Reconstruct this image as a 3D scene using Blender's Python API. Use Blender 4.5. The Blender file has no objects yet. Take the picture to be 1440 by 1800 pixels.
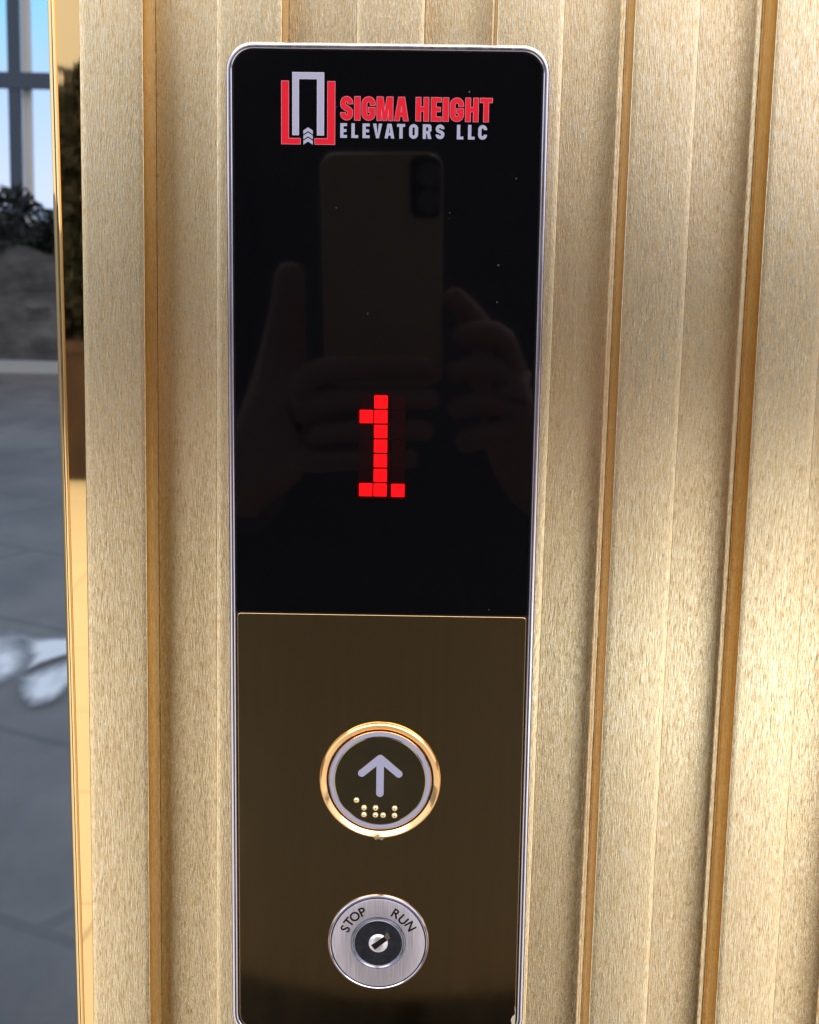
import bpy, bmesh, math, random
from mathutils import Vector, Matrix
random.seed(7)
PI = math.pi
S = bpy.context.scene
C = S.collection
H = 1.35                                   # lens height above the floor (m)

# ------------------------------------------------------------------ camera
cam_d = bpy.data.cameras.new('camera'); cam = bpy.data.objects.new('camera', cam_d); C.objects.link(cam)
rt = Vector((0.99967870, 0.01198066, 0.02233753)); up = Vector((-0.02417686, 0.18594846, 0.98226201)); fw = Vector((-0.00761451, 0.98248645, -0.18617837))
m = Matrix((rt, up, -fw)).transposed().to_4x4(); m.translation = Vector((0, -0.54, H))
cam.matrix_world = m
cam_d.sensor_fit = 'HORIZONTAL'; cam_d.sensor_width = 36; cam_d.lens = 72
cam_d.clip_start = 0.01; cam_d.clip_end = 400
cam_d.dof.use_dof = True; cam_d.dof.focus_distance = 0.565; cam_d.dof.aperture_fstop = 42
S.camera = cam

# ------------------------------------------------------------------ world: hazy open daylight
W = bpy.data.worlds.new('World'); S.world = W; W.use_nodes = True
nt = W.node_tree; bg = nt.nodes['Background']
tc = nt.nodes.new('ShaderNodeTexCoord'); sp = nt.nodes.new('ShaderNodeSeparateXYZ'); nt.links.new(tc.outputs['Generated'], sp.inputs[0])
def wramp(sock, stops):
    r = nt.nodes.new('ShaderNodeValToRGB'); mp = nt.nodes.new('ShaderNodeMapRange')
    mp.inputs['From Min'].default_value = -1; mp.inputs['From Max'].default_value = 1
    nt.links.new(sock, mp.inputs[0]); nt.links.new(mp.outputs[0], r.inputs[0])
    el = r.color_ramp.elements
    while len(el) < len(stops): el.new(0.5)
    for e, (p, c) in zip(el, stops): e.position = p; e.color = (*c, 1)
    return r
def wmix(f, a, b_, mode='MIX'):
    n = nt.nodes.new('ShaderNodeMixRGB'); n.blend_type = mode
    for k, q in enumerate((f, a, b_)):
        if hasattr(q, 'is_output'): nt.links.new(q, n.inputs[k])
        else: n.inputs[k].default_value = q
    return n.outputs[0]
blue = wramp(sp.outputs['Z'], [(0.5, (0.62, 0.73, 0.98)), (0.53, (0.46, 0.66, 1.0)), (0.56, (0.25, 0.66, 1.0)), (0.75, (0.30, 0.42, 0.62))]).outputs[0]      # open sky ahead
back = wramp(sp.outputs['Z'], [(0.44, (0.2, 0.2, 0.2)), (0.5, (0.60, 0.58, 0.565)), (0.62, (0.66, 0.65, 0.64)), (0.8, (0.60, 0.60, 0.61)), (1.0, (0.6, 0.6, 0.62))]).outputs[0]   # covered entrance behind
right = wramp(sp.outputs['X'], [(0.25, (1.7, 1.8, 2.0)), (0.40, (1.15, 1.15, 1.2)), (0.48, (1.06, 1.05, 1.04)), (0.56, (1.8, 1.76, 1.74)), (0.64, (2.1, 2.08, 2.3)), (0.85, (1.9, 1.9, 2.2))]).outputs[0]          # brighter daylight from the right
front = wramp(sp.outputs['Y'], [(0.42, (0, 0, 0)), (0.62, (1, 1, 1))]).outputs[0]
nt.links.new(wmix(front, wmix(1.0, back, right, 'MULTIPLY'), blue), bg.inputs['Color'])
bg.inputs['Strength'].default_value = 1.0

def area(name, loc, target, sx, sy, power, col):
    d = bpy.data.lights.new(name, 'AREA'); d.shape = 'RECTANGLE'; d.size = sx; d.size_y = sy; d.energy = power; d.color = col
    o = bpy.data.objects.new(name, d); C.objects.link(o); o.location = loc
    o.rotation_euler = (Vector(target) - Vector(loc)).to_track_quat('-Z', 'Y').to_euler(); return o
area('floor_fill', (1.0, -5.2, 4.2), (1.0, -5.2, 0), 9.0, 5.0, 520, (1.0, 0.93, 0.84))  # added fill lamp, brightens the unseen floor behind the camera
sd = bpy.data.lights.new('sheen_spot', 'SPOT'); sd.energy = 4000; sd.spot_size = math.radians(27); sd.spot_blend = 0.8; sd.shadow_soft_size = 0.3; sd.color = (0.62, 0.80, 1.0)  # added spot: its pool on the unseen floor gives the gold its sheen
so = bpy.data.objects.new('sheen_spot', sd); C.objects.link(so); so.location = (0.66, -4.1, 3.8)

S.view_settings.view_transform = 'Standard'; S.view_settings.look = 'None'
S.view_settings.exposure = 0.2; S.view_settings.gamma = 1; S.view_settings.use_curve_mapping = False
S.cycles.max_bounces = 10; S.cycles.glossy_bounces = 8; S.cycles.diffuse_bounces = 4

# ------------------------------------------------------------------ materials
def mat(name, col, rough=0.5, metal=0.0, spec=0.5, coat=0.0, emit=None, estr=0.0, aniso=0.0, arot=0.0):
    M = bpy.data.materials.new(name); M.use_nodes = True; b = M.node_tree.nodes['Principled BSDF']
    b.inputs['Base Color'].default_value = (*col, 1); b.inputs['Roughness'].default_value = rough; b.inputs['Metallic'].default_value = metal
    b.inputs['Specular IOR Level'].default_value = spec; b.inputs['Coat Weight'].default_value = coat
    b.inputs['Anisotropic'].default_value = aniso; b.inputs['Anisotropic Rotation'].default_value = arot
    if emit: b.inputs['Emission Color'].default_value = (*emit, 1); b.inputs['Emission Strength'].default_value = estr
    return M
def nodes(M): return M.node_tree, M.node_tree.nodes['Principled BSDF']
def noise(nt, scale3, detail=2.0, scale=1.0, loc=(0, 0, 0), coord='Object', rough=0.5):
    t = nt.nodes.new('ShaderNodeTexCoord'); mp = nt.nodes.new('ShaderNodeMapping'); n = nt.nodes.new('ShaderNodeTexNoise')
    mp.inputs['Scale'].default_value = scale3; mp.inputs['Location'].default_value = loc
    n.inputs['Scale'].default_value = scale; n.inputs['Detail'].default_value = detail; n.inputs['Roughness'].default_value = rough
    nt.links.new(t.outputs[coord], mp.inputs[0]); nt.links.new(mp.outputs[0], n.inputs['Vector']); return n.outputs['Fac']
def ramp(nt, sock, stops):
    r = nt.nodes.new('ShaderNodeValToRGB'); el = r.color_ramp.elements
    while len(el) < len(stops): el.new(0.5)
    for e, (p, c) in zip(el, stops):
        e.position = p; e.color = (*((c,) * 3 if isinstance(c, (int, float)) else c), 1)
    nt.links.new(sock, r.inputs[0]); return r.outputs[0]
def maprange(nt, sock, a, b, c, d):
    n = nt.nodes.new('ShaderNodeMapRange'); n.inputs[1].default_value = a; n.inputs[2].default_value = b; n.inputs[3].default_value = c; n.inputs[4].default_value = d
    nt.links.new(sock, n.inputs[0]); return n.outputs[0]
def mix(nt, f, a, b, mode='MIX'):
    n = nt.nodes.new('ShaderNodeMixRGB'); n.blend_type = mode
    for i, v in enumerate((f, a, b)):
        if hasattr(v, 'is_output'): nt.links.new(v, n.inputs[i])
        elif isinstance(v, tuple): n.inputs[i].default_value = (*v, 1)
        else: n.inputs[i].default_value = v
    return n.outputs[0]
def bump(nt, sock, strength, dist):
    n = nt.nodes.new('ShaderNodeBump'); n.inputs['Strength'].default_value = strength; n.inputs['Distance'].default_value = dist
    nt.links.new(sock, n.inputs['Height']); return n.outputs['Normal']

GOLD = (0.90, 0.715, 0.42)
M_brush = mat('brushed_gold', GOLD, 0.40, 1.0)
nt, b = nodes(M_brush)
n1 = noise(nt, (3900, 3900, 290), 2.0, rough=0.6)
n2 = noise(nt, (1500, 1500, 90), 1.0, loc=(3, 1, 7))
n3 = noise(nt, (60, 60, 9), 3.0, loc=(1, 5, 2))
col = ramp(nt, n1, [(0.33, (0.48, 0.345, 0.175)), (0.43, (0.91, 0.68, 0.375)), (0.52, (1.0, 0.78, 0.46)), (0.62, (1.0, 0.92, 0.71))])
col = mix(nt, 0.2, col, ramp(nt, n2, [(0.35, (0.70, 0.56, 0.34)), (0.60, (1.0, 0.88, 0.62))]))
col = mix(nt, 1.0, col, ramp(nt, n3, [(0.3, (0.93, 0.93, 0.92)), (0.7, (1.0, 1.0, 1.0))]), 'MULTIPLY')
n4 = noise(nt, (5000, 5000, 460), 1.0, loc=(9, 2, 4))
col = mix(nt, maprange(nt, n4, 0.60, 0.72, 0.0, 0.75), col, (1.0, 0.96, 0.80))  # pale flecks put the sparkle of the grain into the base colour
col = mix(nt, maprange(nt, n4, 0.40, 0.29, 0.0, 0.45), col, (0.48, 0.36, 0.18))
nt.links.new(col, b.inputs['Base Color'])
nt.links.new(maprange(nt, n1, 0.3, 0.7, 0.30, 0.17), b.inputs['Roughness'])
nt.links.new(bump(nt, n1, 0.5, 0.00012), b.inputs['Normal'])
b.inputs['Coat Weight'].default_value = 0.35; b.inputs['Coat Roughness'].default_value = 0.22
tg = nt.nodes.new('ShaderNodeTangent'); tg.direction_type = 'RADIAL'; tg.axis = 'Z'
nt.links.new(tg.outputs[0], b.inputs['Tangent']); b.inputs['Anisotropic'].default_value = 0.25

M_side = mat('gold_return', (0.66, 0.385, 0.06), 0.24, 1.0)
nt, b = nodes(M_side)
nt.links.new(maprange(nt, noise(nt, (900, 900, 90), 3), 0.3, 0.7, 0.16, 0.30), b.inputs['Roughness'])
nt.links.new(ramp(nt, noise(nt, (300, 300, 14), 4), [(0.3, (0.47, 0.265, 0.008)), (0.7, (0.62, 0.35, 0.016))]), b.inputs['Base Color'])
nt.links.new(bump(nt, noise(nt, (1800, 1800, 120), 2), 0.14, 0.0001), b.inputs['Normal'])
M_mirror = mat('polished_gold', (0.94, 0.67, 0.32), 0.02, 1.0)
nt, b = nodes(M_mirror)
nt.links.new(bump(nt, noise(nt, (120, 120, 5), 2), 0.03, 0.0003), b.inputs['Normal'])
M_ring = mat('ring_gold', (0.95, 0.59, 0.27), 0.10, 1.0)
nt, b = nodes(M_ring)
nt.links.new(maprange(nt, noise(nt, (350, 350, 350), 4), 0.35, 0.7, 0.05, 0.22), b.inputs['Roughness'])
M_chrome = mat('satin_chrome', (0.70, 0.68, 0.79), 0.13, 1.0)
nt, b = nodes(M_chrome)
nt.links.new(maprange(nt, noise(nt, (700, 700, 60), 3), 0.3, 0.7, 0.09, 0.20), b.inputs['Roughness'])
M_darkchrome = mat('dark_chrome', (0.22, 0.23, 0.30), 0.2, 1.0)
nt, b = nodes(M_darkchrome)
nt.links.new(maprange(nt, noise(nt, (500, 500, 500), 5), 0.35, 0.75, 0.14, 0.24), b.inputs['Roughness'])
M_plug = mat('bright_chrome', (0.82, 0.81, 0.88), 0.34, 1.0)
M_face = mat('brushed_steel', (0.74, 0.70, 0.77), 0.42, 1.0)
nt, b = nodes(M_face)
n1 = noise(nt, (3200, 3200, 90), 3.0)
nt.links.new(ramp(nt, n1, [(0.3, (0.47, 0.435, 0.50)), (0.7, (0.68, 0.64, 0.72))]), b.inputs['Base Color'])
nt.links.new(bump(nt, n1, 0.25, 0.00006), b.inputs['Normal'])
def specks(nt, scale, size, seed):
    """sparse dust specks: small discs round scattered cell points, most cells left empty"""
    t = nt.nodes.new('ShaderNodeTexCoord'); mp = nt.nodes.new('ShaderNodeMapping'); mp.inputs['Location'].default_value = (seed, seed * 2, seed * 3)
    v = nt.nodes.new('ShaderNodeTexVoronoi'); v.inputs['Scale'].default_value = scale
    nt.links.new(t.outputs['Object'], mp.inputs[0]); nt.links.new(mp.outputs[0], v.inputs['Vector'])
    d = maprange(nt, v.outputs['Distance'], size * 0.5, size, 1.0, 0.0)
    s = nt.nodes.new('ShaderNodeSeparateColor'); nt.links.new(v.outputs['Color'], s.inputs[0])
    keep = maprange(nt, s.outputs[0], 0.86, 0.98, 0.0, 1.0)
    n = nt.nodes.new('ShaderNodeMath'); n.operation = 'MULTIPLY'; nt.links.new(d, n.inputs[0]); nt.links.new(keep, n.inputs[1]); return n.outputs[0]
M_glass = mat('black_glass', (0.0012, 0.0012, 0.002), 0.03, 0.0, 0.33)
nt, b = nodes(M_glass)
nt.links.new(mix(nt, specks(nt, 190, 0.06, 1.3), (0.0012, 0.0012, 0.002), (0.09, 0.09, 0.10)), b.inputs['Base Color'])
M_plate = mat('bronze_mirror', (0.58, 0.40, 0.205), 0.08, 1.0)
nt, b = nodes(M_plate)
n1 = noise(nt, (420, 420, 9), 4.0)
pc = mix(nt, 1.0, (0.58, 0.40, 0.205), ramp(nt, n1, [(0.3, 0.94), (0.7, 1.0)]), 'MULTIPLY')
nt.links.new(mix(nt, specks(nt, 200, 0.07, 4.1), pc, (0.75, 0.72, 0.66)), b.inputs['Base Color'])
nt.links.new(maprange(nt, noise(nt, (90, 90, 60), 4), 0.3, 0.7, 0.045, 0.085), b.inputs['Roughness'])
M_cap = mat('button_bronze', (0.42, 0.34, 0.20), 0.12, 1.0)
nt, b = nodes(M_cap)
nt.links.new(maprange(nt, noise(nt, (120, 120, 90), 5), 0.35, 0.75, 0.05, 0.16), b.inputs['Roughness'])
M_grey = mat('lavender_grey', (0.28, 0.285, 0.40), 0.35, 0.0, 0.4)
M_red = mat('red_print', (0.52, 0.001, 0.015), 0.4, 0.0, 0.25)
M_pink = mat('pink_edge', (0.48, 0.14, 0.18), 0.4)
M_paleedge = mat('pale_edge', (0.48, 0.45, 0.56), 0.4)
M_gap = mat('black_gap', (0.006, 0.005, 0.005), 0.5)
M_ink = mat('black_ink', (0.006, 0.004, 0.006), 0.7, 0, 0.1)
M_led = mat('lit_led', (0.02, 0.0, 0.0), 0.4, 0.0, 0.2, emit=(1.0, 0.0, 0.004), estr=1.05)
M_dim = mat('unlit_led_glow', (0.003, 0.001, 0.0015), 0.1, 0, 0.3, emit=(1.0, 0.05, 0.08), estr=0.004)  # faint emission spreads the lit digit's glow over the unlit cells
M_braille = mat('braille_gold', (0.95, 0.78, 0.46), 0.2, 1.0)
M_box = mat('back_box', (0.09, 0.085, 0.08), 0.5, 0.4)

# ------------------------------------------------------------------ object helpers
def put(name, me, mats, parent=None):
    o = bpy.data.objects.new(name, me); C.objects.link(o)
    for x in (mats if isinstance(mats, (list, tuple)) else [mats]): me.materials.append(x)
    if parent: o.parent = parent
    return o
def mesh(name, v, f, smooth=None, mi=None):
    me = bpy.data.meshes.new(name); me.from_pydata(v, [], f); me.update()
    if mi: me.polygons.foreach_set('material_index', mi)
    if smooth is not None:
        me.polygons.foreach_set('use_smooth', [True] * len(me.polygons)); me.set_sharp_from_angle(angle=math.radians(smooth))
    return me
def tag(o, label=None, cat=None, group=None, kind=None):
    for k, v in (('label', label), ('category', cat), ('group', group), ('kind', kind)):
        if v: o[k] = v
    return o
def empty(name, loc, rot=(0, 0, 0)):
    o = bpy.data.objects.new(name, None); C.objects.link(o); o.location = loc; o.rotation_euler = rot; o.empty_display_size = 0.05; return o
def box(v, f, x0, x1, y0, y1, z0, z1):
    n = len(v)
    v += [(x0, y0, z0), (x1, y0, z0), (x1, y1, z0), (x0, y1, z0), (x0, y0, z1), (x1, y0, z1), (x1, y1, z1), (x0, y1, z1)]
    f += [tuple(n + i for i in q) for q in ((0, 3, 2, 1), (4, 5, 6, 7), (0, 1, 5, 4), (1, 2, 6, 5), (2, 3, 7, 6), (3, 0, 4, 7))]
def evaluated(o, name):
    dg = bpy.context.evaluated_depsgraph_get(); dg.update()
    me = bpy.data.meshes.new_from_object(o.evaluated_get(dg)); me.name = name; return me

# =================================================================== THE PLACE
# ground
M_tile = mat('lobby_tile', (0.62, 0.56, 0.47), 0.35)
nt, b = nodes(M_tile)
br = nt.nodes.new('ShaderNodeTexBrick'); br.offset = 0; br.inputs['Scale'].default_value = 1.0; br.inputs['Brick Width'].default_value = 0.6; br.inputs['Row Height'].default_value = 0.6; br.inputs['Mortar Size'].default_value = 0.003
br.inputs['Color1'].default_value = (0.64, 0.585, 0.50, 1); br.inputs['Color2'].default_value = (0.59, 0.54, 0.46, 1); br.inputs['Mortar'].default_value = (0.3, 0.27, 0.23, 1)
t = nt.nodes.new('ShaderNodeTexCoord'); nt.links.new(t.outputs['Object'], br.inputs['Vector']); nt.links.new(br.outputs['Color'], b.inputs['Base Color'])
M_pave = mat('grey_pavement', (0.12, 0.12, 0.125), 0.5)
nt, b = nodes(M_pave)
pn = noise(nt, (2.6, 1.1, 1), 7.0, rough=0.65); 
wv = nt.nodes.new('ShaderNodeTexBrick'); mp = nt.nodes.new('ShaderNodeMapping'); t = nt.nodes.new('ShaderNodeTexCoord')
mp.inputs['Rotation'].default_value = (0, 0, 0.55); wv.inputs['Scale'].default_value = 1.0; wv.offset = 0.5
wv.inputs['Brick Width'].default_value = 1.2; wv.inputs['Row Height'].default_value = 0.8; wv.inputs['Mortar Size'].default_value = 0.02
wv.inputs['Color1'].default_value = (1, 1, 1, 1); wv.inputs['Color2'].default_value = (0.86, 0.86, 0.87, 1); wv.inputs['Mortar'].default_value = (0.72, 0.72, 0.73, 1)
nt.links.new(t.outputs['Object'], mp.inputs[0]); nt.links.new(mp.outputs[0], wv.inputs['Vector'])
pc = ramp(nt, pn, [(0.3, (0.082, 0.074, 0.069)), (0.7, (0.168, 0.153, 0.142))])
nt.links.new(mix(nt, 1.0, pc, wv.outputs['Color'], 'MULTIPLY'), b.inputs['Base Color'])
def sheet(name, pts, z, M, kind='structure'):
    o = put(name, mesh(name, [(x, y, z) for x, y in pts], [tuple(range(len(pts)))]), M); o['kind'] = kind; return o
sheet('pavement', [(-150, -150), (150, -150), (150, 150), (-150, 150)], 0.0, M_pave)
sheet('lobby_floor', [(-3.2, -8.6), (7.5, -8.6), (7.5, 0.0), (-3.2, 0.0)], 0.004, M_tile)

# kerb in front of the far wall
M_kerb = mat('pale_kerb', (0.28, 0.29, 0.285), 0.7)
v, f = [], []; box(v, f, -12, 2, 11.9, 12.25, 0.0, 0.06); o = put('kerb', mesh('kerb', v, f), M_kerb); o['kind'] = 'structure'
# dark stone wall and bushes on it, far left
M_stone = mat('dark_stone', (0.06, 0.058, 0.052), 0.85)
nt, b = nodes(M_stone)
n1 = noise(nt, (5, 5, 7), 5.0)
nt.links.new(ramp(nt, n1, [(0.3, (0.034, 0.034, 0.033)), (0.7, (0.085, 0.085, 0.083))]), b.inputs['Base Color']); nt.links.new(bump(nt, n1, 0.8, 0.06), b.inputs['Normal'])
def rough_block(x0, x1, y0, y1, h, nx, amp):
    v, f = [], []; nz = 8
    for i in range(nx + 1):
        x = x0 + (x1 - x0) * i / nx
        col = [(x, y0 + random.uniform(-amp, amp) * (0 < j), h * j / nz * (1 + 0.06 * math.sin(i * 1.7) * (j == nz))) for j in range(nz + 1)]
        v += col + [(x, y1, h), (x, y1, 0.0)]
    k = nz + 3
    for i in range(nx):
        for j in range(k - 1): f.append((i * k + j, (i + 1) * k + j, (i + 1) * k + j + 1, i * k + j + 1))
    f.append(tuple(range(k))); f.append(tuple(nx * k + j for j in reversed(range(k))))
    return v, f
v, f = rough_block(-9, 1, 12.5, 13.1, 0.92, 60, 0.05)
tag(put('stone_wall', mesh('stone_wall', v, f, 30), M_stone), 'low dark stone wall far behind, beyond the grey pavement', 'wall')
M_leaf = mat('dark_leaf', (0.035, 0.045, 0.028), 0.6)
nt, b = nodes(M_leaf)
nt.links.new(ramp(nt, noise(nt, (9, 9, 9), 3), [(0.3, (0.005, 0.007, 0.005)), (0.64, (0.010, 0.012, 0.009)), (0.78, (0.07, 0.08, 0.065))]), b.inputs['Base Color'])
def leaf_cloud(pts, size, rnd, up_bias=0.0):
    v, f = [], []
    for p in pts:
        a = Vector((rnd.gauss(0, 1), rnd.gauss(0, 1), rnd.gauss(0, 1) + up_bias)).normalized()
        c = a.cross(Vector((rnd.gauss(0, 1), rnd.gauss(0, 1), rnd.gauss(0, 1)))).normalized()
        s = size * rnd.uniform(0.6, 1.4); n = len(v); p = Vector(p)
        v += [p - a * s, p + c * s * 0.35, p + a * s, p - c * s * 0.35]; f.append((n, n + 1, n + 2, n + 3))
    return v, f
rnd = random.Random(3)
for i, (cx, ztop, w, lab) in enumerate([(-4.5, 1.42, 0.75, 'dark bush on the stone wall, outside the left edge of view'), (-3.42, 1.37, 0.62, 'dark leafy bush on the far stone wall at the left edge of the photo'),
                                 (-2.72, 1.17, 0.52, 'lower dark bush on the far stone wall beside the gold edge trim'), (-1.6, 1.33, 0.7, 'dark bush on the stone wall, hidden behind the gold wall')]):
    t = empty('bush', (cx, 12.8, 0.9)); tag(t, lab, 'bush', 'bushes on the stone wall')
    pts = []
    while len(pts) < 900:
        x, y, z = rnd.uniform(-1, 1), rnd.uniform(-1, 1), rnd.random()
        if x * x + y * y * 0.8 + z * z < 1 + 0.25 * math.sin(7 * x + i) and rnd.random() < 0.55 + 0.45 * math.sin(9 * x + 5 * z) ** 2:
            pts.append((x * w, y * 0.4, z * (ztop - 0.88)))
    v, f = leaf_cloud(pts, 0.065, rnd); put('foliage', mesh('foliage', v, f), M_leaf, t)
    v, f = [], []
    for k in range(5):
        a = rnd.uniform(0, 6.28); box(v, f, 0.1 * math.cos(a) * k / 2 - 0.012, 0.1 * math.cos(a) * k / 2 + 0.012, -0.012, 0.012, -0.04, 0.3)
    put('stem', mesh('stem', v, f), M_stone, t)
# steel frame against the sky
M_steel = mat('grey_steel', (0.05, 0.07, 0.10), 0.5, 0.3); M_white = mat('white_frame', (0.62, 0.62, 0.58), 0.6)
t = empty('steel_frame', (-4.1, 16, 0)); tag(t, 'dark grey steel frame of posts and a rail, against the sky', 'frame')
for k in range(-3, 4):
    x = 0.0 + k * 1.45
    v, f = [], []; box(v, f, x - 0.055, x + 0.055, -0.05, 0.05, 0, 4.6); put('post', mesh('post', v, f), M_steel, t)
    v, f = [], []; box(v, f, x + 0.058, x + 0.145, 0.06, 0.12, 0, 4.6); put('blind_strip', mesh('blind_strip', v, f), M_white, t)
for z in (2.43, 4.55):
    v, f = [], []; box(v, f, -4.5, 4.6, -0.06, 0.048, z - 0.078, z + 0.078); put('rail', mesh('rail', v, f), M_steel, t)
# pale wet patches on the pavement: sky reflection painted as colour
M_sheen = mat('pale_sky_sheen', (0.60, 0.63, 0.66), 0.5)
nt, b = nodes(M_sheen)
at_ = nt.nodes.new('ShaderNodeAttribute'); at_.attribute_name = 'sheen'
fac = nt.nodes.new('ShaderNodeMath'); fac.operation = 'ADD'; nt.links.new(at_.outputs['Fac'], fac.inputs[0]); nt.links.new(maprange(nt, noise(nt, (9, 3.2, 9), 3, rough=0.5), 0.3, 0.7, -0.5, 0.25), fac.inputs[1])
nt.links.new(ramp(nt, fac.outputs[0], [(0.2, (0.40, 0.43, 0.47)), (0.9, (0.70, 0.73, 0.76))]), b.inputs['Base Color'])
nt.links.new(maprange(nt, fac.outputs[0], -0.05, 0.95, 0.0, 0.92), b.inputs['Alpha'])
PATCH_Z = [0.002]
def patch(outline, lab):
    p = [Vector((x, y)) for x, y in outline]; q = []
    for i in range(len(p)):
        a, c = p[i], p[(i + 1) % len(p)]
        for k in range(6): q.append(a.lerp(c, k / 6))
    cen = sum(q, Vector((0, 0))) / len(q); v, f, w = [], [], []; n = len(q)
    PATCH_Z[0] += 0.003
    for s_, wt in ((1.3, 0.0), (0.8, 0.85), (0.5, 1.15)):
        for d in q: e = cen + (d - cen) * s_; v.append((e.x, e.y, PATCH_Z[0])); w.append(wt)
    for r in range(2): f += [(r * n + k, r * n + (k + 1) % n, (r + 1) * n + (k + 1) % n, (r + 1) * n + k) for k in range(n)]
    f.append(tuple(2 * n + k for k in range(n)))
    me = mesh('sky_sheen_patch', v, f); me.attributes.new('sheen', 'FLOAT', 'POINT').data.foreach_set('value', w)
    o = put('sky_sheen_patch', me, M_sheen); tag(o, lab, 'puddle', 'pale patches on the pavement')  # the 'puddle' is a pale patch, sky reflection painted as colour
patch([(-1.62, 4.42), (-1.297, 4.36), (-1.232, 4.31), (-1.19, 4.18), (-1.163, 4.07), (-1.15, 3.93), (-1.20, 3.80), (-1.40, 3.70), (-1.62, 3.9)], 'pale wet patch, a painted sky reflection on the grey pavement, at the left edge')
patch([(-1.202, 4.31), (-1.10, 4.315), (-0.95, 4.33), (-1.01, 4.18), (-1.075, 4.10), (-1.12, 4.0), (-1.135, 4.12), (-1.17, 4.2)], 'pale wet patch, a painted sky reflection on the pavement, farthest of the three')
patch([(-1.10, 3.875), (-1.06, 4.0), (-1.0, 4.13), (-0.93, 4.1), (-0.96, 3.82), (-0.985, 3.70), (-1.027, 3.675), (-1.06, 3.74)], 'pale wet patch, a painted sky reflection on the pavement, nearest of the three')

# planter with a clipped shrub behind the photographer (seen in the polished gold trim)
t = empty('potted_shrub', (-1.345, -7.55, 0.004)); tag(t, 'rounded dark shrub in a brown planter, mirrored in the polished gold trim', 'potted plant')
M_pot = mat('brown_planter', (0.075, 0.032, 0.02), 0.55)
nt, b = nodes(M_pot); nt.links.new(ramp(nt, noise(nt, (30, 30, 3), 3), [(0.3, (0.03, 0.014, 0.010)), (0.7, (0.06, 0.030, 0.021))]), b.inputs['Base Color'])
v, f = [], []; prof = [(0.40, 0.0), (0.455, 0.62), (0.475, 0.62), (0.475, 0.67), (0.43, 0.67), (0.42, 0.60)]
for r, z in prof: v += [(-r, -r, z), (r, -r, z), (r, r, z), (-r, r, z)]
for i in range(len(prof) - 1): f += [(4 * i + k, 4 * i + (k + 1) % 4, 4 * i + 4 + (k + 1) % 4, 4 * i + 4 + k) for k in range(4)]
f += [(0, 3, 2, 1), tuple(4 * (len(prof) - 1) + k for k in range(4))]
put('planter', mesh('planter', v, f), M_pot, t)
pts = []; rnd = random.Random(5)
while len(pts) < 9000:
    x, y, z = rnd.uniform(-1, 1), rnd.uniform(-1, 1), rnd.random()
    rr = 1.0 if z < 0.72 else math.sqrt(max(0, 1 - ((z - 0.72) / 0.28) ** 2))
    q = math.hypot(x, y)
    if rr * 0.7 < q < rr or (q < rr and z > 0.9): pts.append((x * 0.47, y * 0.47, 0.66 + z * 1.42))
v, f = leaf_cloud(pts, 0.06, rnd, 1.2); put('foliage', mesh('foliage', v, f), M_leaf, t)
v, f = [], []; box(v, f, -0.25, 0.25, -0.25, 0.25, 0.6, 1.7); put('foliage_core', mesh('foliage_core', v, f), M_leaf, t)  # solid dark core filling the inside of the leaves
# dark low wall behind the photographer, reflected as the dark band in the brushed gold
v, f = rough_block(-0.6, 9, -11.6, -11.0, 1.36, 40, 0.03)
tag(put('boundary_wall', mesh('boundary_wall', v, f, 30), mat('dark_render', (0.05, 0.045, 0.04), 0.8)), 'dark boundary wall behind the photographer, mirrored as a dark band', 'wall')

# ------------------------------------------------------------------ fluted gold wall
wall = empty('gold_wall', (0, 0.010, 0)); tag(wall, 'fluted brushed gold cladding wall behind the call panel', 'wall')
Z0, Z1, DEP = 0.004, 2.6, 0.0252
ribs = [(-0.1150, -0.0942), (-0.0704, -0.0490), (-0.0249, -0.0029), (0.0205, 0.0422), (0.0648, 0.0859), (0.1105, 0.1316), (0.1552, 0.1766), (0.2005, 0.222), (0.2456, 0.267)]
def extrude_profile(prof, mats_idx, smooth):
    n = len(prof); v = []; zs = [Z0, 0.9, 1.2, 1.5, Z1]
    for z in zs: v += [(x, y, z) for x, y in prof]
    f, mi = [], []
    for k in range(len(zs) - 1):
        for i in range(n - 1): f.append((k * n + i, k * n + i + 1, (k + 1) * n + i + 1, (k + 1) * n + i)); mi.append(mats_idx[i])
    return mesh('profile', v, f, smooth, mi)
for x0, x1 in ribs:
    bv = 0.00035; p = [(x0, DEP), (x0, bv)]; mi = [1]
    for a in (30, 60, 90): p.append((x0 + bv - bv * math.cos(math.radians(a)), bv - bv * math.sin(math.radians(a)))); mi.append(1 if a == 30 else 0)
    for k in range(1, 12):
        s = k / 12; p.append((x0 + bv + (x1 - x0 - 2 * bv) * s, -0.00012 * (1 - (2 * s - 1) ** 2))); mi.append(0)
    p.append((x1 - bv, 0)); mi.append(0)
    for a in (60, 30, 0): p.append((x1 - bv + bv * math.cos(math.radians(a)), bv - bv * math.sin(math.radians(a)))); mi.append(0 if a == 60 else 1)
    p.append((x1, DEP)); mi.append(1)
    put('rib', extrude_profile(p, mi, 35), [M_brush, M_side], wall)
for (a0, a1), (b0, b1) in zip(ribs[:-1], ribs[1:]):
    p = [(a1 + 0.0001, DEP)]; mi = []; rise = 0.0075; xe = b0 - 0.0011; cv = 0.00035 if a1 > 0.0 else 0.00025
    for k in range(1, 6): p.append((a1 + (xe - rise - a1) * k / 5, DEP)); mi.append(0)
    for k in range(1, 9): p.append((xe - rise + rise * k / 8, DEP - cv * (k / 8) ** 2)); mi.append(0)
    p += [(xe + 0.0002, DEP - cv - 0.0002), (b0 - 0.0001, DEP - cv - 0.0003)]; mi += [0, 0]
    put('recess_panel', extrude_profile(p, mi, 40), [M_brush, M_side], wall)
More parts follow.
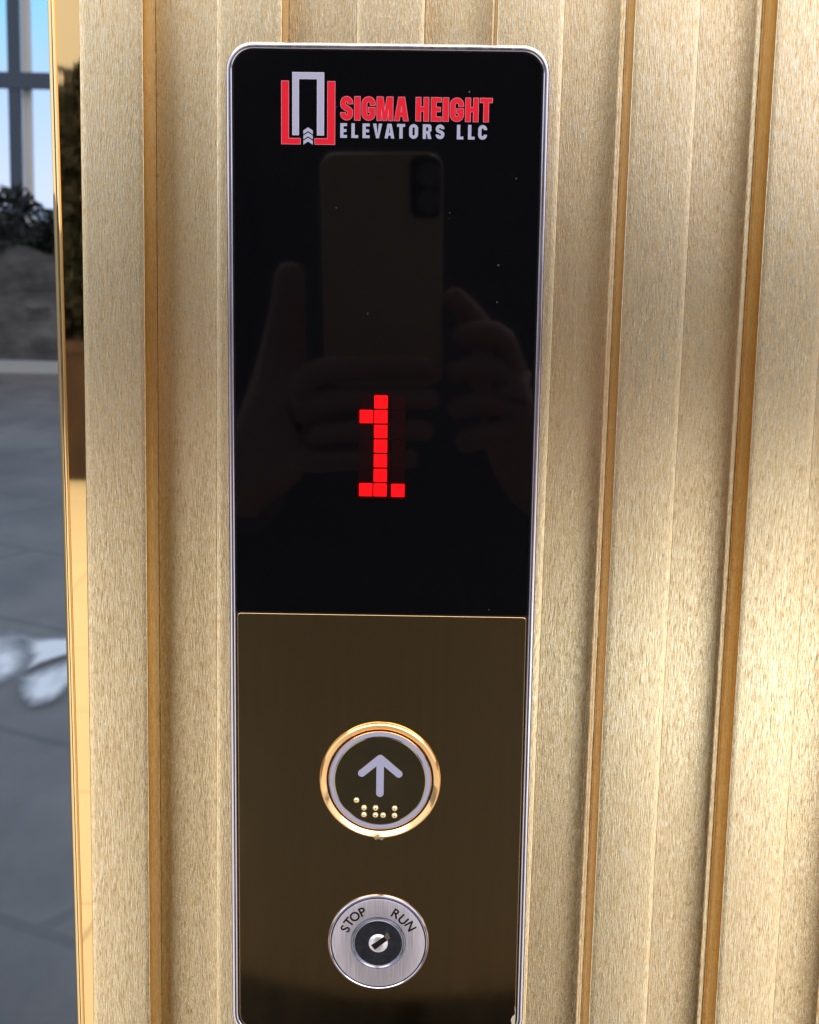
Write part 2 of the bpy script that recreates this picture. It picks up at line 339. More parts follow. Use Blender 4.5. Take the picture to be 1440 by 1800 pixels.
v, f = [], []; box(v, f, -0.105, 0.30, 0.027, 1.6, Z0, Z1); put('wall_core', mesh('wall_core', v, f), M_box, wall)
# polished corner trim with a rounded nosing
xo = lambda z: min(-0.1252 + (H + 0.0614 - z) * 0.0118, -0.1172)
zs = [Z0 + (Z1 - Z0) * k / 40 for k in range(41)]
v, f = [], []
for z in zs: v += [(-0.11505, 0.0004, z), (xo(z) + 0.0022, 0.0004, z)]
for k in range(40): f.append((2 * k, 2 * k + 2, 2 * k + 3, 2 * k + 1))
trim = put('edge_trim', mesh('edge_trim', v, f), M_mirror, wall)
v, f = [], []; prof = [(0.0022, 0.0004)] + [(0.0013 + 0.0013 * math.cos(math.radians(a)), 0.0002 - 0.0013 * math.sin(math.radians(a))) for a in range(10, 181, 17)] + [(0.0, 0.004), (0.0, 1.59)]
n = len(prof)
for z in zs: v += [(xo(z) + x, y, z) for x, y in prof]
for k in range(40): f += [(k * n + i, (k + 1) * n + i, (k + 1) * n + i + 1, k * n + i + 1) for i in range(n - 1)]
put('nosing', mesh('nosing', v, f, 40), M_mirror, trim)

# =================================================================== THE CALL PANEL (local: x right, -y towards the viewer, z up, millimetres)
PHI = 0.008677; PH = 343.0
cph, sph = math.cos(PHI), math.sin(PHI)
ox, oz = -0.014, -0.0493 * 0 + 0.0493
panel = empty('call_panel', (0, 0, 0), (0, -PHI, 0))
# top centre of the panel lies at u=0, v=0
top = Vector((cph * -0.014 - sph * 0.0493, 0, sph * -0.014 + cph * 0.0493 + H))
panel.location = top - Vector((-sph, 0, cph)) * (PH / 1000)
tag(panel, 'tall lift call panel with black display glass and bronze button plate', 'call panel')
mm = lambda u, h, v: (u / 1000, -h / 1000, (v + PH) / 1000)

def plate(name, loops, h, thick, M, parent, bev=0.0, grow=0.0, res=2):
    """flat cut shape: front face at height h, given thickness, small chamfer"""
    cu = bpy.data.curves.new(name, 'CURVE'); cu.dimensions = '2D'; cu.fill_mode = 'BOTH'
    for L in loops:
        s = cu.splines.new('POLY'); s.points.add(len(L) - 1); s.use_cyclic_u = True
        for p, (x, y) in zip(s.points, L): p.co = (x, y, 0, 1)
    cu.extrude = max(thick / 2 - bev, 0.0); cu.bevel_depth = bev; cu.bevel_resolution = res - 1; cu.offset = grow - bev
    o = bpy.data.objects.new(name, cu); C.objects.link(o); me = evaluated(o, name)
    bpy.data.objects.remove(o); bpy.data.curves.remove(cu)
    me.materials.clear()
    for q in me.vertices: q.co = mm(q.co.x, q.co.z + h - thick / 2, q.co.y)
    me.update()
    return put(name, me, M, parent)
def rrect(x0, x1, y0, y1, r, n=12):
    rs = r if isinstance(r, tuple) else (r,) * 4; P = []
    for (cx, cy, a), q in zip(((x1, y1, 0), (x0, y1, 90), (x0, y0, 180), (x1, y0, 270)), rs):
        sx = -1 if cx == x1 else 1; sy = -1 if cy == y1 else 1
        for k in range(n + 1):
            t = math.radians(a + 90 * k / n); P.append((cx + sx * q + q * math.cos(t), cy + sy * q + q * math.sin(t)))
    return P
def circle(cx, cy, r, n=96): return [(cx + r * math.cos(2 * PI * k / n), cy + r * math.sin(2 * PI * k / n)) for k in range(n)]
def lathe(name, prof, cx, cy, M, parent, n=128, smooth=30, close=False):
    v, f, mi = [], [], []
    for k in range(n):
        a = 2 * PI * k / n; v += [mm(cx + r * math.cos(a), h, cy + r * math.sin(a)) for r, h in prof]
    L = len(prof)
    for k in range(n):
        for i in range(L - 1 + (1 if close else 0)):
            j = (i + 1) % L; f.append((k * L + i, ((k + 1) % n) * L + i, ((k + 1) % n) * L + j, k * L + j))
    me = mesh(name, v, f, smooth)
    bm = bmesh.new(); bm.from_mesh(me); bmesh.ops.remove_doubles(bm, verts=bm.verts, dist=1e-7); bmesh.ops.recalc_face_normals(bm, faces=bm.faces); bm.to_mesh(me); bm.free()
    me.set_sharp_from_angle(angle=math.radians(smooth))
    return put(name, me, M, parent)

# bezel: swept section round a rounded rectangle
sec = [(0.0, -9.5), (0.0, 0.10), (0.10, 0.42), (0.32, 0.72), (0.58, 0.82), (0.62, 0.83), (1.55, 0.80), (1.60, 0.79), (1.80, 0.66), (2.0, 0.35), (2.06, 0.0), (2.06, -1.2)]
v, f = [], []; loops = []
for inset, h in sec:
    L = rrect(-51.7 + inset, 51.7 - inset, -343 + inset, -inset, 8.8 - inset, 14); n = len(L); v += [mm(x, h, y) for x, y in L]
for i in range(len(sec) - 1):
    for k in range(n): f.append((i * n + k, i * n + (k + 1) % n, (i + 1) * n + (k + 1) % n, (i + 1) * n + k))
put('bezel', mesh('bezel', v, f, 25), M_chrome, panel)
v, f = [], []; box(v, f, -0.046, 0.046, 0.0035, 0.034, 0.02, 0.323); put('back_box', mesh('back_box', v, f), M_box, panel)
plate('gasket', [rrect(-49.62, 49.62, -340.9, -2.08, 6.7)], -1.0, 1.0, M_gap, panel)
DIV = -187.2
glass = plate('display_glass', [rrect(-49.35, 49.35, DIV + 0.25, -2.35, (6.4, 6.4, 0.3, 0.3))], 0.0, 0.9, M_glass, panel, 0.12)
# glass is wider than the divider line; the bronze plate fills the lower part
base = plate('button_plate', [rrect(-49.15, 49.15, -340.55, DIV - 0.1, (1.3, 1.3, 6.2, 6.2))], 0.12, 1.0, M_plate, panel, 0.22)

# ---- emblem and lettering on the glass
def with_rim(name, loops, M, rimM, parent, rim=0.2):
    r = plate(name, loops, 0.10, 0.06, M, parent)
    return r
def glyph(ch, w, h, s):
    hs = s * 0.86                                   # horizontal strokes a little thinner
    def stroke(path, w_=s):
        n = len(path); Lf, Rt = [], []
        for i, (x, y) in enumerate(path):
            a = path[max(i - 1, 0)]; c = path[min(i + 1, n - 1)]
            d1 = Vector((x - a[0], y - a[1])); d2 = Vector((c[0] - x, c[1] - y))
            if d1.length < 1e-9: d1 = d2
            if d2.length < 1e-9: d2 = d1
            d1.normalize(); d2.normalize(); t = (d1 + d2).normalized(); k = 1 / max(0.5, t.dot(d1))
            nrm = Vector((-t.y, t.x)) * (w_ / 2 * k); Lf.append((x + nrm.x, y + nrm.y)); Rt.append((x - nrm.x, y - nrm.y))
        return Lf + Rt[::-1]
    xl, xr = s / 2, w - s / 2; rc = (xr - xl) / 2
    def arc(cx, cy, a0, a1, r=rc, n=10): return [(cx + r * math.cos(math.radians(a0 + (a1 - a0) * k / n)), cy + r * math.sin(math.radians(a0 + (a1 - a0) * k / n))) for k in range(n + 1)]
    cx = w / 2; yt = h - s / 2 - rc; yb = s / 2 + rc
    if ch == 'I': return [[(0, 0), (w, 0), (w, h), (0, h)]]
    if ch == 'L': return [[(0, 0), (w, 0), (w, hs), (s, hs), (s, h), (0, h)]]
    if ch == 'E':
        q = (h - hs) / 2
        return [[(0, 0), (w, 0), (w, hs), (s, hs), (s, q), (w * 0.92, q), (w * 0.92, q + hs), (s, q + hs), (s, h - hs), (w, h - hs), (w, h), (0, h)]]
    if ch == 'H':
        q = (h - hs) / 2 + 0.1
        return [[(0, 0), (s, 0), (s, q), (w - s, q), (w - s, 0), (w, 0), (w, h), (w - s, h), (w - s, q + hs), (s, q + hs), (s, h), (0, h)]]
    if ch == 'T': return [[(cx - s / 2, 0), (cx + s / 2, 0), (cx + s / 2, h - hs), (w, h - hs), (w, h), (0, h), (0, h - hs), (cx - s / 2, h - hs)]]
    if ch == 'V': return [[(cx - s * 0.42, 0), (cx + s * 0.42, 0), (w, h), (w - s * 1.05, h), (cx, h * 0.28), (s * 1.05, h), (0, h)]]
    if ch == 'A':
        t = s * 0.62; k = (cx - t) / h
        inn = lambda y: (k * y + s * 0.98, w - k * y - s * 0.98)
        y1, y2 = h * 0.20, h * 0.20 + hs * 0.9
        a, c = inn(y1); d, e = inn(y2)
        return [[(0, 0), (s * 0.98, 0), (a, y1), (c, y1), (w - s * 0.98, 0), (w, 0), (cx + t, h), (cx - t, h)], [(d, y2), (e, y2), (cx + 0.04, h * 0.76), (cx - 0.04, h * 0.76)]]
    if ch == 'M':
        q = s * 0.86
        return [[(0, 0), (q, 0), (q, h * 0.55), (cx - s * 0.40, 0), (cx + s * 0.40, 0), (w - q, h * 0.55), (w - q, 0), (w, 0), (w, h), (w - s * 1.25, h), (cx, h * 0.36), (s * 1.25, h), (0, h)]]
    if ch == 'O':
        return [rrect(0, w, 0, h, w / 2 * 0.98, 10), rrect(s, w - s, s * 0.95, h - s * 0.95, max(0.05, (w - 2 * s) / 2 * 0.98), 8)]
    if ch == 'C': return [stroke([(xr, h * 0.66), (xr, yt)] + arc(cx, yt, 0, 180)[1:] + arc(cx, yb, 180, 360) + [(xr, h * 0.34)])]
    if ch == 'G':
        return [stroke([(xr, h * 0.64), (xr, yt)] + arc(cx, yt, 0, 180)[1:] + arc(cx, yb, 180, 352) + [(xr, yb + 0.1), (xr, h * 0.44), (cx - 0.02, h * 0.44)])]
    if ch == 'S':
        bz = []
        for k in range(1, 12):
            t = k / 12; p = [(xl, h * 0.66), (xl, h * 0.50), (xr, h * 0.50), (xr, h * 0.34)]
            c_ = [(1 - t) ** 3, 3 * t * (1 - t) ** 2, 3 * t * t * (1 - t), t ** 3]
            bz.append((sum(a * q[0] for a, q in zip(c_, p)), sum(a * q[1] for a, q in zip(c_, p))))
        return [stroke([(xr, h * 0.69), (xr, yt)] + arc(cx, yt, 0, 180)[1:] + [(xl, h * 0.66)] + bz + [(xr, h * 0.34)] + arc(cx, yb, 0, -180) + [(xl, h * 0.31)])]
    if ch == 'R':
        q = h * 0.47; rr = (h - q) / 2
        outer = [(0, 0), (s, 0), (s, q - hs * 0.55), (s * 1.25, q - hs * 0.55), (w - s * 1.05, 0), (w, 0), (w - s * 0.5, q - hs * 0.1)]
        outer += [(w, q + 0.45)] + [(w, h - 0.75), (w - 0.2, h - 0.28), (w - 0.65, h), (0, h)]
        return [outer, [(s, q + hs * 0.35), (w - s * 1.12, q + hs * 0.35), (w - s, q + hs * 0.35 + 0.2), (w - s, h - hs - 0.2), (w - s * 1.12, h - hs), (s, h - hs)]]
PX = 0.1821
def px_u(p): return -15.02 + (p - 598.7) * PX
def word(chars, v0, v1, s, inset, M, name, parent, h0, grow, th):
    loops = []
    for ch, a, c in chars:
        x0, x1 = px_u(a) + inset, px_u(c) - inset
        for L in glyph(ch, x1 - x0, v1 - v0 - 2 * inset, s): loops.append([(x0 + x, v0 + inset + y) for x, y in L])
    return plate(name, loops, h0, th, M, parent, 0.0, grow)
SIG = [('S', 598, 621.3), ('I', 622.5, 634.5), ('G', 635.6, 661), ('M', 662, 692.3), ('A', 693, 719.5)]
HEI = [('H', 730.6, 755.3), ('E', 757.6, 777.3), ('I', 778.2, 790.2), ('G', 791, 816.6), ('H', 818, 842.6), ('T', 843.6, 867)]
def red_word(chars):
    w1 = word(chars, -24.0, -16.25, 1.52, 0.22, M_red, 'lettering', glass, 0.11, 0.0, 0.06)
    w2 = word(chars, -24.0, -16.25, 1.52, 0.22, M_pink, 'letter_edge', glass, 0.07, 0.15, 0.06)
red_word(SIG); red_word(HEI)
ELE = [('E', 598.3, 610.8), ('L', 618, 630.6), ('E', 637.6, 650.8), ('V', 656, 673), ('A', 676.6, 694.5), ('T', 698.6, 713.2), ('O', 720, 736.3), ('R', 744, 760), ('S', 766.8, 782.8)]
LLC = [('L', 804.2, 816.4), ('L', 823.8, 836.2), ('C', 841.8, 858)]
for chars in (ELE, LLC): word(chars, -29.45, -24.75, 1.05, 0.06, M_grey, 'lettering', glass, 0.09, 0.0, 0.06)
def rimmed(name, L, M, rim):
    plate(name, L, 0.11, 0.06, M, glass, 0.0, -0.16); plate('emblem_edge', L, 0.07, 0.06, rim, glass)
rimmed('emblem_bracket', [[(-34.05, -31.65), (-27.78, -31.65), (-27.78, -29.62), (-31.55, -29.62), (-31.55, -11.75), (-34.05, -11.75)]], M_red, M_pink)
rimmed('emblem_bracket', [[(-16.68, -31.65), (-16.68, -11.75), (-19.24, -11.75), (-19.24, -29.62), (-23.32, -29.62), (-23.32, -31.65)]], M_red, M_pink)
rimmed('emblem_arch', [[(-30.47, -9.08), (-30.47, -28.75), (-28.34, -28.75), (-28.34, -11.22), (-22.55, -11.22), (-22.55, -28.75), (-20.27, -28.75), (-20.27, -9.08)]], M_grey, M_paleedge)
for k in range(3):
    y = -26.25 - 1.62 * k; x = -25.38
    plate('emblem_chevron', [[(x, y), (x + 1.52, y - 0.98), (x + 1.52, y - 2.18), (x, y - 1.20), (x - 1.52, y - 2.18), (x - 1.52, y - 0.98)]], 0.09, 0.06, M_grey, glass)

# ---- floor indicator behind the glass face: one digit of square cells
CU, CV = [-5.82, -1.02, 4.92], lambda r: -114.62 - 4.93 * r
def cell_loop(c, r): return rrect(CU[c] - 2.25, CU[c] + 2.25, CV(r) - 2.24 - (0.1 if c == 2 else 0), CV(r) + 2.24 - (0.1 if c == 2 else 0), 0.28, 4)
lit = [(1, r) for r in range(7)] + [(0, 1), (0, 6), (2, 6)]
plate('digit', [cell_loop(c, r) for c, r in lit], 0.06, 0.05, M_led, glass)
plate('unlit_cells', [cell_loop(c, r) for c in range(3) for r in range(7) if (c, r) not in lit], 0.03, 0.04, M_dim, glass)

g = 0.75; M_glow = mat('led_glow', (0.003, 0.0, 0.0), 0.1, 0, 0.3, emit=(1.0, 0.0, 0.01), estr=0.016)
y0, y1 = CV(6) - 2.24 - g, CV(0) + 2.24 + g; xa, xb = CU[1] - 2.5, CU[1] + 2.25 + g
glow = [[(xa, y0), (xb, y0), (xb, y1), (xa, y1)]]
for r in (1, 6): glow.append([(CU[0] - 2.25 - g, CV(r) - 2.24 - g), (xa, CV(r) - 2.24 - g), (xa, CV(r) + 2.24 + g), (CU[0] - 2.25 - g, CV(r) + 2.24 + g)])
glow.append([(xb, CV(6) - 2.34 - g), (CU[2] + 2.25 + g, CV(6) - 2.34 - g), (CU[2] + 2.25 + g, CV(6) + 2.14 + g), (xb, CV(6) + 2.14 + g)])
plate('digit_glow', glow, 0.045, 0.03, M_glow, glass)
# torn bit of protective film in the lower right corner of the plate
plate('film_residue', [[(48.7, -329.5), (49.0, -332.8), (48.1, -333.6), (47.5, -335.0), (48.0, -337.2), (47.3, -339.9), (48.3, -340.1), (49.05, -336.5), (49.15, -331.0)]], 0.2, 0.06, mat('old_film', (0.42, 0.35, 0.26), 0.5), base)

# ---- up button
BU, BV = 0.05, -246.05
btn = lathe('call_button', [(20.95, 0.1), (20.9, 0.9), (20.6, 1.5), (20.15, 1.78), (19.0, 1.25), (18.55, 0.95), (18.45, 0.3), (18.4, -0.6)], BU, BV, M_ring, panel)
lathe('button_gap', [(18.42, 0.16), (17.45, 0.16)], BU, BV, M_gap, btn)
lathe('light_ring', [(17.55, 0.2), (17.5, 1.15), (17.3, 1.3), (16.15, 1.3), (16.0, 1.2)], BU, BV, M_grey, btn)
lathe('ring_edge', [(17.82, 0.2), (17.8, 1.2), (17.68, 1.34), (17.55, 1.2), (17.55, 0.2)], BU, BV, M_ring, btn)
lathe('button_cap', [(16.02, 0.9), (16.0, 1.36), (15.8, 1.42), (15.6, 1.36), (0.0001, 1.36)], BU, BV, M_cap, btn, 128, 6)
def capsule(x0, y0, x1, y1, r, n=10):
    a = math.degrees(math.atan2(y1 - y0, x1 - x0)); P = []
    for cx, cy, s in ((x1, y1, -90), (x0, y0, 90)):
        for k in range(n + 1): t = math.radians(a + s + 180 * k / n); P.append((cx + r * math.cos(t), cy + r * math.sin(t)))
    return P
def arrow_outline(r):
    # one closed outline: two arms and a stem with round ends
    apex = Vector((0, -237.9)); e1 = Vector((-6.35, -243.35)); e2 = Vector((6.45, -243.45)); stem = Vector((0, -250.55))
    P = []
    d1 = (e1 - apex).normalized(); d2 = (e2 - apex).normalized()
    n1 = Vector((d1.y, -d1.x)); n2 = Vector((-d2.y, d2.x))
    if n1.y < 0: n1 = -n1
    if n2.y < 0: n2 = -n2
    def fan(c, a, b_, n=10, cw=True):
        t0 = math.atan2(a.y, a.x); t1 = math.atan2(b_.y, b_.x)
        if cw:
            while t1 > t0: t1 -= 2 * PI
        else:
            while t1 < t0: t1 += 2 * PI
        return [(c.x + r * math.cos(t0 + (t1 - t0) * k / n), c.y + r * math.sin(t0 + (t1 - t0) * k / n)) for k in range(n + 1)]
    P += fan(apex, n1, n2)                        # over the tip
    P += fan(e2, n2, -n2, 12)
    y = apex.y - (r + n2.x * -r) ; 
    # inner corner right: lower edge of the right arm meets x = r
    t = (r - (apex.x - n2.x * r)) / d2.x; P.append((r, apex.y - n2.y * r + d2.y * t))
    P += fan(stem, Vector((1, 0)), Vector((-1, 0)), 12)
    t = (-r - (apex.x - n1.x * r)) / d1.x; P.append((-r, apex.y - n1.y * r + d1.y * t))
    P += fan(e1, -n1, n1, 12)
    return [(BU + x, y) for x, y in P]
plate('arrow', [arrow_outline(1.28)], 1.47, 0.3, M_grey, btn, 0.03)
plate('arrow_edge', [arrow_outline(1.28)], 1.43, 0.2, M_ring, btn, 0.0, 0.12)
for u, v_ in [(-8.05, -253.2), (-5.4, -255.88), (-5.4, -258.42), (-1.4, -255.9), (-1.42, -258.48), (1.24, -258.52), (5.22, -255.93), (5.2, -258.57)]:
    prof = [(1.02 * math.cos(math.radians(a)) + 1e-5, 1.34 + 0.75 * math.sin(math.radians(a))) for a in range(0, 91, 15)]
    lathe('braille_dot', prof, u, v_, M_braille, btn, 24, 60)
# smear of glue under the ring
plate('glue_smear', [[(-2.6, -266.6), (-1.4, -268.1), (-0.3, -267.7), (0.9, -268.2), (2.0, -267.2), (2.2, -266.3)]], 0.2, 0.1, mat('dried_glue', (0.22, 0.20, 0.17), 0.4), btn)

# ---- key switch
KU, KV = 0.05, -306.1
key = lathe('key_switch', [(17.75, 0.1), (17.7, 0.9), (17.4, 1.3), (17.15, 1.3), (16.95, 1.15), (16.9, 0.95)], KU, KV, M_chrome, panel)
lathe('groove', [(16.95, 0.96), (16.4, 0.96)], KU, KV, M_darkchrome, key)
lathe('switch_face', [(16.45, 0.9), (16.4, 1.18), (16.2, 1.26), (9.75, 1.26), (9.6, 1.1)], KU, KV, M_face, key)
lathe('lock_collar', [(9.62, 0.9), (9.55, 1.5), (9.25, 1.62), (8.75, 1.35), (8.6, 1.55), (8.42, 1.58), (8.3, 1.35)], KU, KV, M_darkchrome, key)
lathe('collar_edge', [(8.72, 1.45), (8.6, 1.66), (8.45, 1.66), (8.35, 1.42)], KU, KV, M_plug, key)
lathe('lock_core', [(8.4, 1.38), (0.0001, 1.38)], KU, KV, M_darkchrome, key)
lathe('lock_plug', [(3.4, 1.38), (3.35, 1.6), (3.05, 1.85), (2.4, 2.05), (1.4, 2.22), (0.0001, 2.28)], KU, KV, M_plug, key)
M_slot = mat('key_slot', (0.006, 0.003, 0.003), 0.6, 0, 0.15); M_brass = mat('worn_brass', (0.30, 0.24, 0.17), 0.35, 1.0)
ca, sa = math.cos(math.radians(37)), math.sin(math.radians(37))
rot = lambda L, cu, cv: [(KU + cu + x * ca - y * sa, KV + cv + x * sa + y * ca) for x, y in L]
plate('key_slot', [rot([(-3.0, -1.15), (1.0, -0.9), (2.6, -0.9), (2.6, 0.9), (0.6, 0.9), (-3.0, 1.0)], 0.5, 0.6)], 2.36, 0.7, M_slot, key)
plate('slot_notch', [rot([(2.62, -0.9), (3.9, -0.8), (3.9, 0.8), (2.62, 0.9)], 0.5, 0.6)], 2.3, 0.7, M_brass, key)
def ring_text(txt, items, size):
    bmj = bmesh.new()
    for ch, th, r in items:
        cu = bpy.data.curves.new('t', 'FONT'); cu.body = ch; cu.size = size; cu.align_x = 'CENTER'; cu.align_y = 'CENTER'; cu.extrude = 0.03; cu.offset = 0.09
        o = bpy.data.objects.new('t', cu); C.objects.link(o); me = evaluated(o, 't'); bpy.data.objects.remove(o); bpy.data.curves.remove(cu)
        xs = [q.co.x for q in me.vertices]; ys = [q.co.y for q in me.vertices]; mx_, my_ = (min(xs) + max(xs)) / 2, (min(ys) + max(ys)) / 2
        a = math.radians(th - 90); ct, st = math.cos(a), math.sin(a); cx, cy = KU + r * math.cos(math.radians(th)), KV + r * math.sin(math.radians(th))
        for q in me.vertices:
            x, y = q.co.x - mx_, q.co.y - my_; q.co = mm(cx + x * ct - y * st, 1.30 + q.co.z, cy + x * st + y * ct)
        bmj.from_mesh(me); bpy.data.meshes.remove(me)
    me = bpy.data.meshes.new('lettering'); bmj.to_mesh(me); bmj.free(); return put('lettering', me, M_ink, key)
ring_text('STOP', [('S', 156, 12.75), ('T', 143.5, 12.95), ('O', 130.5, 12.9), ('P', 116, 12.9)], 4.65)
ring_text('RUN', [('R', 61, 12.7), ('U', 46, 12.4), ('N', 30, 13.0)], 4.65)

# =================================================================== PHOTOGRAPHER (seen only as a faint reflection)
def skin(name, pts, edges, rad, M, parent, root=0, sub=1):
    me = bpy.data.meshes.new(name); me.from_pydata(pts, edges, []); o = bpy.data.objects.new(name, me); C.objects.link(o)
    md = o.modifiers.new('Skin', 'SKIN'); md.use_smooth_shade = True
    for d, r in zip(me.skin_vertices[0].data, rad): d.radius = r if isinstance(r, tuple) else (r, r)
    for i, d in enumerate(me.skin_vertices[0].data): d.use_root = (i == root)
    o.modifiers.new('Sub', 'SUBSURF').levels = sub; o.modifiers['Sub'].render_levels = sub
    me2 = evaluated(o, name); bpy.data.objects.remove(o); bpy.data.meshes.remove(me)
    me2.materials.clear(); return put(name, me2, M, parent)
class Tree:
    def __init__(s): s.p, s.e, s.r = [], [], []
    def add(s, p, r, par=None):
        s.p.append(p); s.r.append(r)
        if par is not None: s.e.append((par, len(s.p) - 1))
        return len(s.p) - 1
    def chain(s, par, seq):
        for p, r in seq: par = s.add(p, r, par)
        return par
M_skin = mat('skin', (0.52, 0.27, 0.20), 0.5); M_shirt = mat('shirt', (0.17, 0.14, 0.108), 0.85); M_trouser = mat('trousers', (0.018, 0.018, 0.02), 0.85); M_hair = mat('hair', (0.012, 0.01, 0.009), 0.5); M_shoe = mat('shoe', (0.02, 0.018, 0.018), 0.5)
person = empty('person', (0, -0.98, 0.004)); tag(person, 'person in a brown shirt holding up a phone, faintly mirrored in the panel', 'person')
off = Vector((0, 0.98, -0.004))
def loc(p): return tuple(Vector(p) + off)
T = Tree()
pel = T.add(loc((0, -0.99, 0.93)), (0.15, 0.10)); sp1 = T.chain(pel, [(loc((0, -0.985, 1.08)), (0.13, 0.09)), (loc((0, -0.975, 1.24)), (0.145, 0.10)), (loc((0, -0.97, 1.38)), (0.12, 0.09))])
nk = T.chain(sp1, [(loc((0, -0.955, 1.48)), 0.058), (loc((0, -0.94, 1.535)), 0.055)])
hd = T.chain(nk, [(loc((0, -0.915, 1.585)), (0.066, 0.075)), (loc((0, -0.91, 1.64)), (0.076, 0.09)), (loc((0, -0.925, 1.70)), (0.07, 0.085)), (loc((0, -0.93, 1.735)), (0.04, 0.05))])
T.chain(hd - 2, [(loc((0, -0.815, 1.632)), (0.016, 0.02)), (loc((0, -0.795, 1.622)), (0.013, 0.012))])
for s in (-1, 1):
    T.chain(pel, [(loc((s * 0.095, -0.99, 0.86)), 0.088), (loc((s * 0.105, -0.98, 0.48)), 0.058), (loc((s * 0.11, -1.0, 0.30)), 0.056), (loc((s * 0.11, -1.01, 0.09)), 0.038), (loc((s * 0.12, -0.93, 0.045)), 0.036), (loc((s * 0.125, -0.85, 0.03)), 0.028)])
# left hand wraps its fingers over the lower back of the phone, thumb up the edge
shl = T.add(loc((-0.165, -0.965, 1.405)), 0.055, sp1)
wl = T.chain(shl, [(loc((-0.205, -0.86, 1.17)), 0.042), (loc((-0.155, -0.68, 1.13)), 0.036), (loc((-0.115, -0.585, 1.165)), (0.024, 0.028))])
pl = T.add(loc((-0.092, -0.556, 1.20)), (0.016, 0.034), wl)
for z, xe, r in ((1.243, 0.006, 0.0095), (1.2225, 0.012, 0.0095), (1.202, 0.008, 0.009), (1.183, -0.004, 0.008)):
    T.chain(pl, [(loc((-0.076, -0.526, z - 0.004)), r * 1.1), (loc((-0.045, -0.5215, z)), r), (loc((-0.016, -0.523, z + 0.001)), r * 0.92), (loc((xe, -0.530, z)), r * 0.8)])
T.chain(pl, [(loc((-0.096, -0.556, 1.240)), 0.019), (loc((-0.092, -0.545, 1.278)), 0.0125), (loc((-0.089, -0.538, 1.311)), 0.0105)])
# right hand steadies the phone from the other side
shr = T.add(loc((0.165, -0.965, 1.405)), 0.055, sp1)
wr = T.chain(shr, [(loc((0.21, -0.86, 1.17)), 0.042), (loc((0.15, -0.68, 1.12)), 0.036), (loc((0.085, -0.59, 1.155)), (0.024, 0.028))])
pr = T.add(loc((0.056, -0.560, 1.20)), (0.017, 0.036), wr)
for k, (z, xe) in enumerate(((1.262, 0.016), (1.240, 0.012), (1.216, 0.014), (1.194, 0.022))):
    T.chain(pr, [(loc((0.054, -0.535, z + 0.004)), 0.0105), (loc((0.036, -0.5285, z + 0.006)), 0.0095), (loc((xe, -0.536, z - 0.002)), 0.008)])
T.chain(pr, [(loc((0.048, -0.575, 1.245)), 0.013), (loc((0.030, -0.572, 1.275)), 0.0105), (loc((0.012, -0.566, 1.292)), 0.009)])
body = skin('body', T.p, T.e, T.r, M_skin, person)
def loft(rings, n=32):
    v, f = [], []
    for z, cy, rx, ry, cx in rings:
        for k in range(n):
            a = 2 * PI * k / n; fold = 1 + 0.02 * math.sin(5 * a + 9 * z) * (z < 1.2); v.append(loc((cx + rx * math.cos(a) * fold, cy + ry * math.sin(a) * fold, z)))
    for i in range(len(rings) - 1): f += [(i * n + k, i * n + (k + 1) % n, (i + 1) * n + (k + 1) % n, (i + 1) * n + k) for k in range(n)]
    f += [tuple(range(n))[::-1], tuple((len(rings) - 1) * n + k for k in range(n))]
    return v, f
T = Tree()
for s in (-1, 1):
    T.chain(None, [(loc((s * 0.17, -0.97, 1.44)), 0.075), (loc((s * 0.207, -0.86, 1.17)), 0.054), (loc((s * 0.153, -0.69, 1.127)), 0.045), (loc((s * 0.118, -0.62, 1.148)), 0.038)])
    sl = skin('sleeve', T.p, T.e, T.r, M_shirt, person); 
    if s == -1: sleeve = sl
    T = Tree()
bmj = bmesh.new(); bmj.from_mesh(sleeve.data); bmj.from_mesh(sl.data)
v, f = loft([(0.648, -0.975, 0.225, 0.15, -0.01), (0.80, -0.98, 0.215, 0.15, -0.01), (0.95, -0.985, 0.23, 0.145, -0.03), (1.10, -0.98, 0.23, 0.135, -0.03), (1.25, -0.975, 0.225, 0.135, -0.02), (1.38, -0.97, 0.215, 0.125, 0), (1.45, -0.965, 0.21, 0.115, 0), (1.50, -0.96, 0.165, 0.095, 0), (1.535, -0.955, 0.10, 0.075, 0), (1.55, -0.95, 0.066, 0.064, 0)])
bmj.from_mesh(mesh('torso', v, f)); me = bpy.data.meshes.new('shirt'); bmj.to_mesh(me); bmj.free()
for o in (sleeve, sl): bpy.data.objects.remove(o)
me.polygons.foreach_set('use_smooth', [True] * len(me.polygons)); put('shirt', me, M_shirt, person)
bmj = bmesh.new()
for s in (-1, 1):
    v, f = loft([(0.06, -1.0, 0.105, 0.11, s * 0.105), (0.5, -0.985, 0.112, 0.125, s * 0.103), (0.75, -0.985, 0.11, 0.125, s * 0.10), (0.95, -0.985, 0.125, 0.12, s * 0.1)]); bmj.from_mesh(mesh('leg', v, f))
me = bpy.data.meshes.new('trousers'); bmj.to_mesh(me); bmj.free(); me.polygons.foreach_set('use_smooth', [True] * len(me.polygons)); put('trousers', me, M_trouser, person)
T = Tree(); T.chain(None, [(loc((0, -0.955, 1.665)), (0.07, 0.06)), (loc((0, -0.94, 1.725)), (0.076, 0.08)), (loc((0, -0.93, 1.752)), (0.05, 0.06))]); skin('hair', T.p, T.e, T.r, M_hair, person)
for s in (-1, 1):
    T = Tree(); T.chain(None, [(loc((s * 0.11, -1.035, 0.045)), 0.045), (loc((s * 0.118, -0.94, 0.042)), 0.045), (loc((s * 0.125, -0.82, 0.036)), 0.036)]); skin('shoe', T.p, T.e, T.r, M_shoe, person)

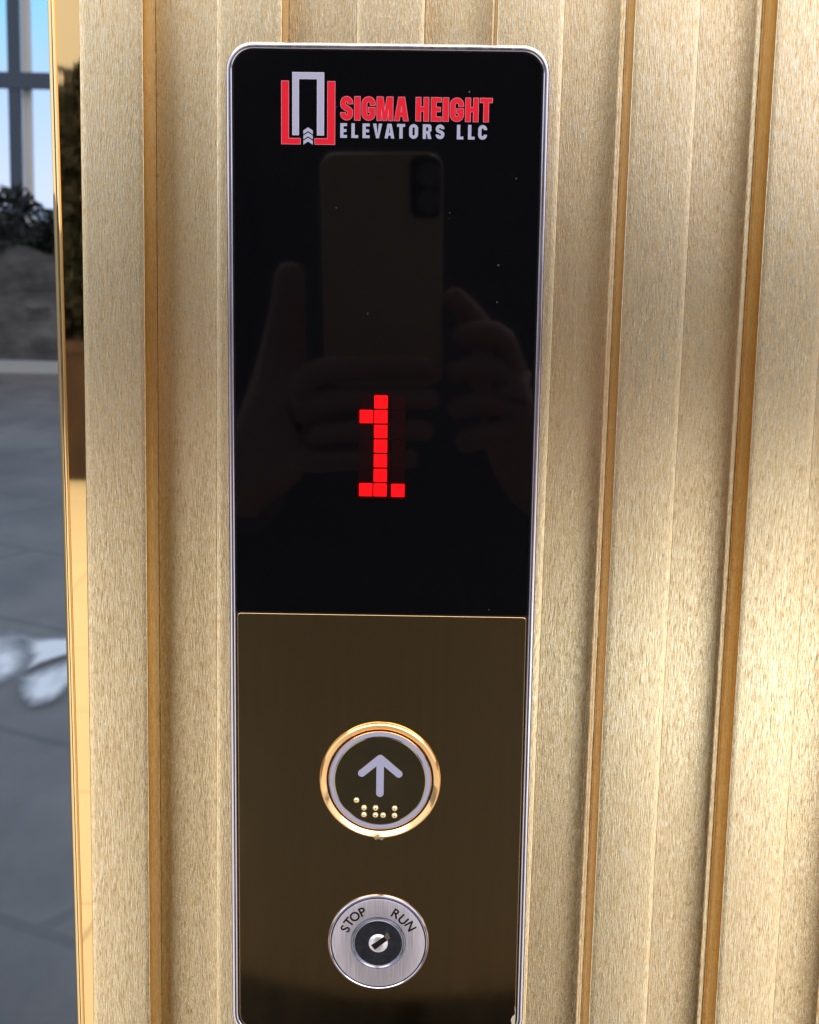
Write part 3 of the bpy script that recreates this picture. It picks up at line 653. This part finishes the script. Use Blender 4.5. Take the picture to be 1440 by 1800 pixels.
# phone held just behind the lens
ph = empty('phone', (0, 0, 0)); pm = m.copy(); ph.matrix_world = pm; tag(ph, 'phone with a pale gold back held up, faintly mirrored in the black glass', 'phone')
M_pback = mat('phone_back', (0.72, 0.54, 0.34), 0.35, 0.0); M_lens = mat('lens_rim', (0.35, 0.33, 0.32), 0.3, 0.6); M_pcam = mat('phone_camera', (0.02, 0.02, 0.022), 0.3); M_screen = mat('phone_screen', (0.01, 0.01, 0.012), 0.1)
def slab(name, x0, x1, y0, y1, z0, z1, r, M, par):
    v, f = [], []; A = rrect(x0, x1, y0, y1, r, 8); n = len(A); e = 0.0012
    for z, ins in ((z0, 0.0), (z0 - (z0 - z1) * 0.75, 0.0), (z1, e)): v += [(x * (1 - ins / 0.04) + (x0 + x1) / 2 * ins / 0.04, y, z) for x, y in A]
    for i in range(2): f += [(i * n + k, i * n + (k + 1) % n, (i + 1) * n + (k + 1) % n, (i + 1) * n + k) for k in range(n)]
    f += [tuple(range(n))[::-1], tuple(2 * n + k for k in range(n))]
    me = mesh(name, v, f, 40); bm = bmesh.new(); bm.from_mesh(me); bmesh.ops.recalc_face_normals(bm, faces=bm.faces); bm.to_mesh(me); bm.free(); return put(name, me, M, par)
slab('phone_body', -0.071, 0.0085, -0.126, 0.030, 0.012, 0.0045, 0.010, M_pback, ph)
slab('phone_screen', -0.069, 0.0065, -0.124, 0.028, 0.0135, 0.0121, 0.009, M_screen, ph)
cb = slab('camera_bump', -0.0125, 0.0075, -0.011, 0.029, 0.0046, 0.0025, 0.006, M_pcam, ph)
for cx, cy in ((0.0, 0.0), (0.0, 0.017)):
    v, f = [], []
    for r_, z in ((0.0078, 0.0026), (0.0078, 0.0016), (0.0062, 0.0016), (0.0060, 0.0024)):
        v += [(cx + r_ * math.cos(2 * PI * k / 32), cy + r_ * math.sin(2 * PI * k / 32), z) for k in range(32)]
    f = [(i * 32 + k, i * 32 + (k + 1) % 32, (i + 1) * 32 + (k + 1) % 32, (i + 1) * 32 + k) for i in range(3) for k in range(32)] + [tuple(96 + k for k in range(32))]
    put('lens_ring', mesh('lens_ring', v, f, 40), M_lens, cb)
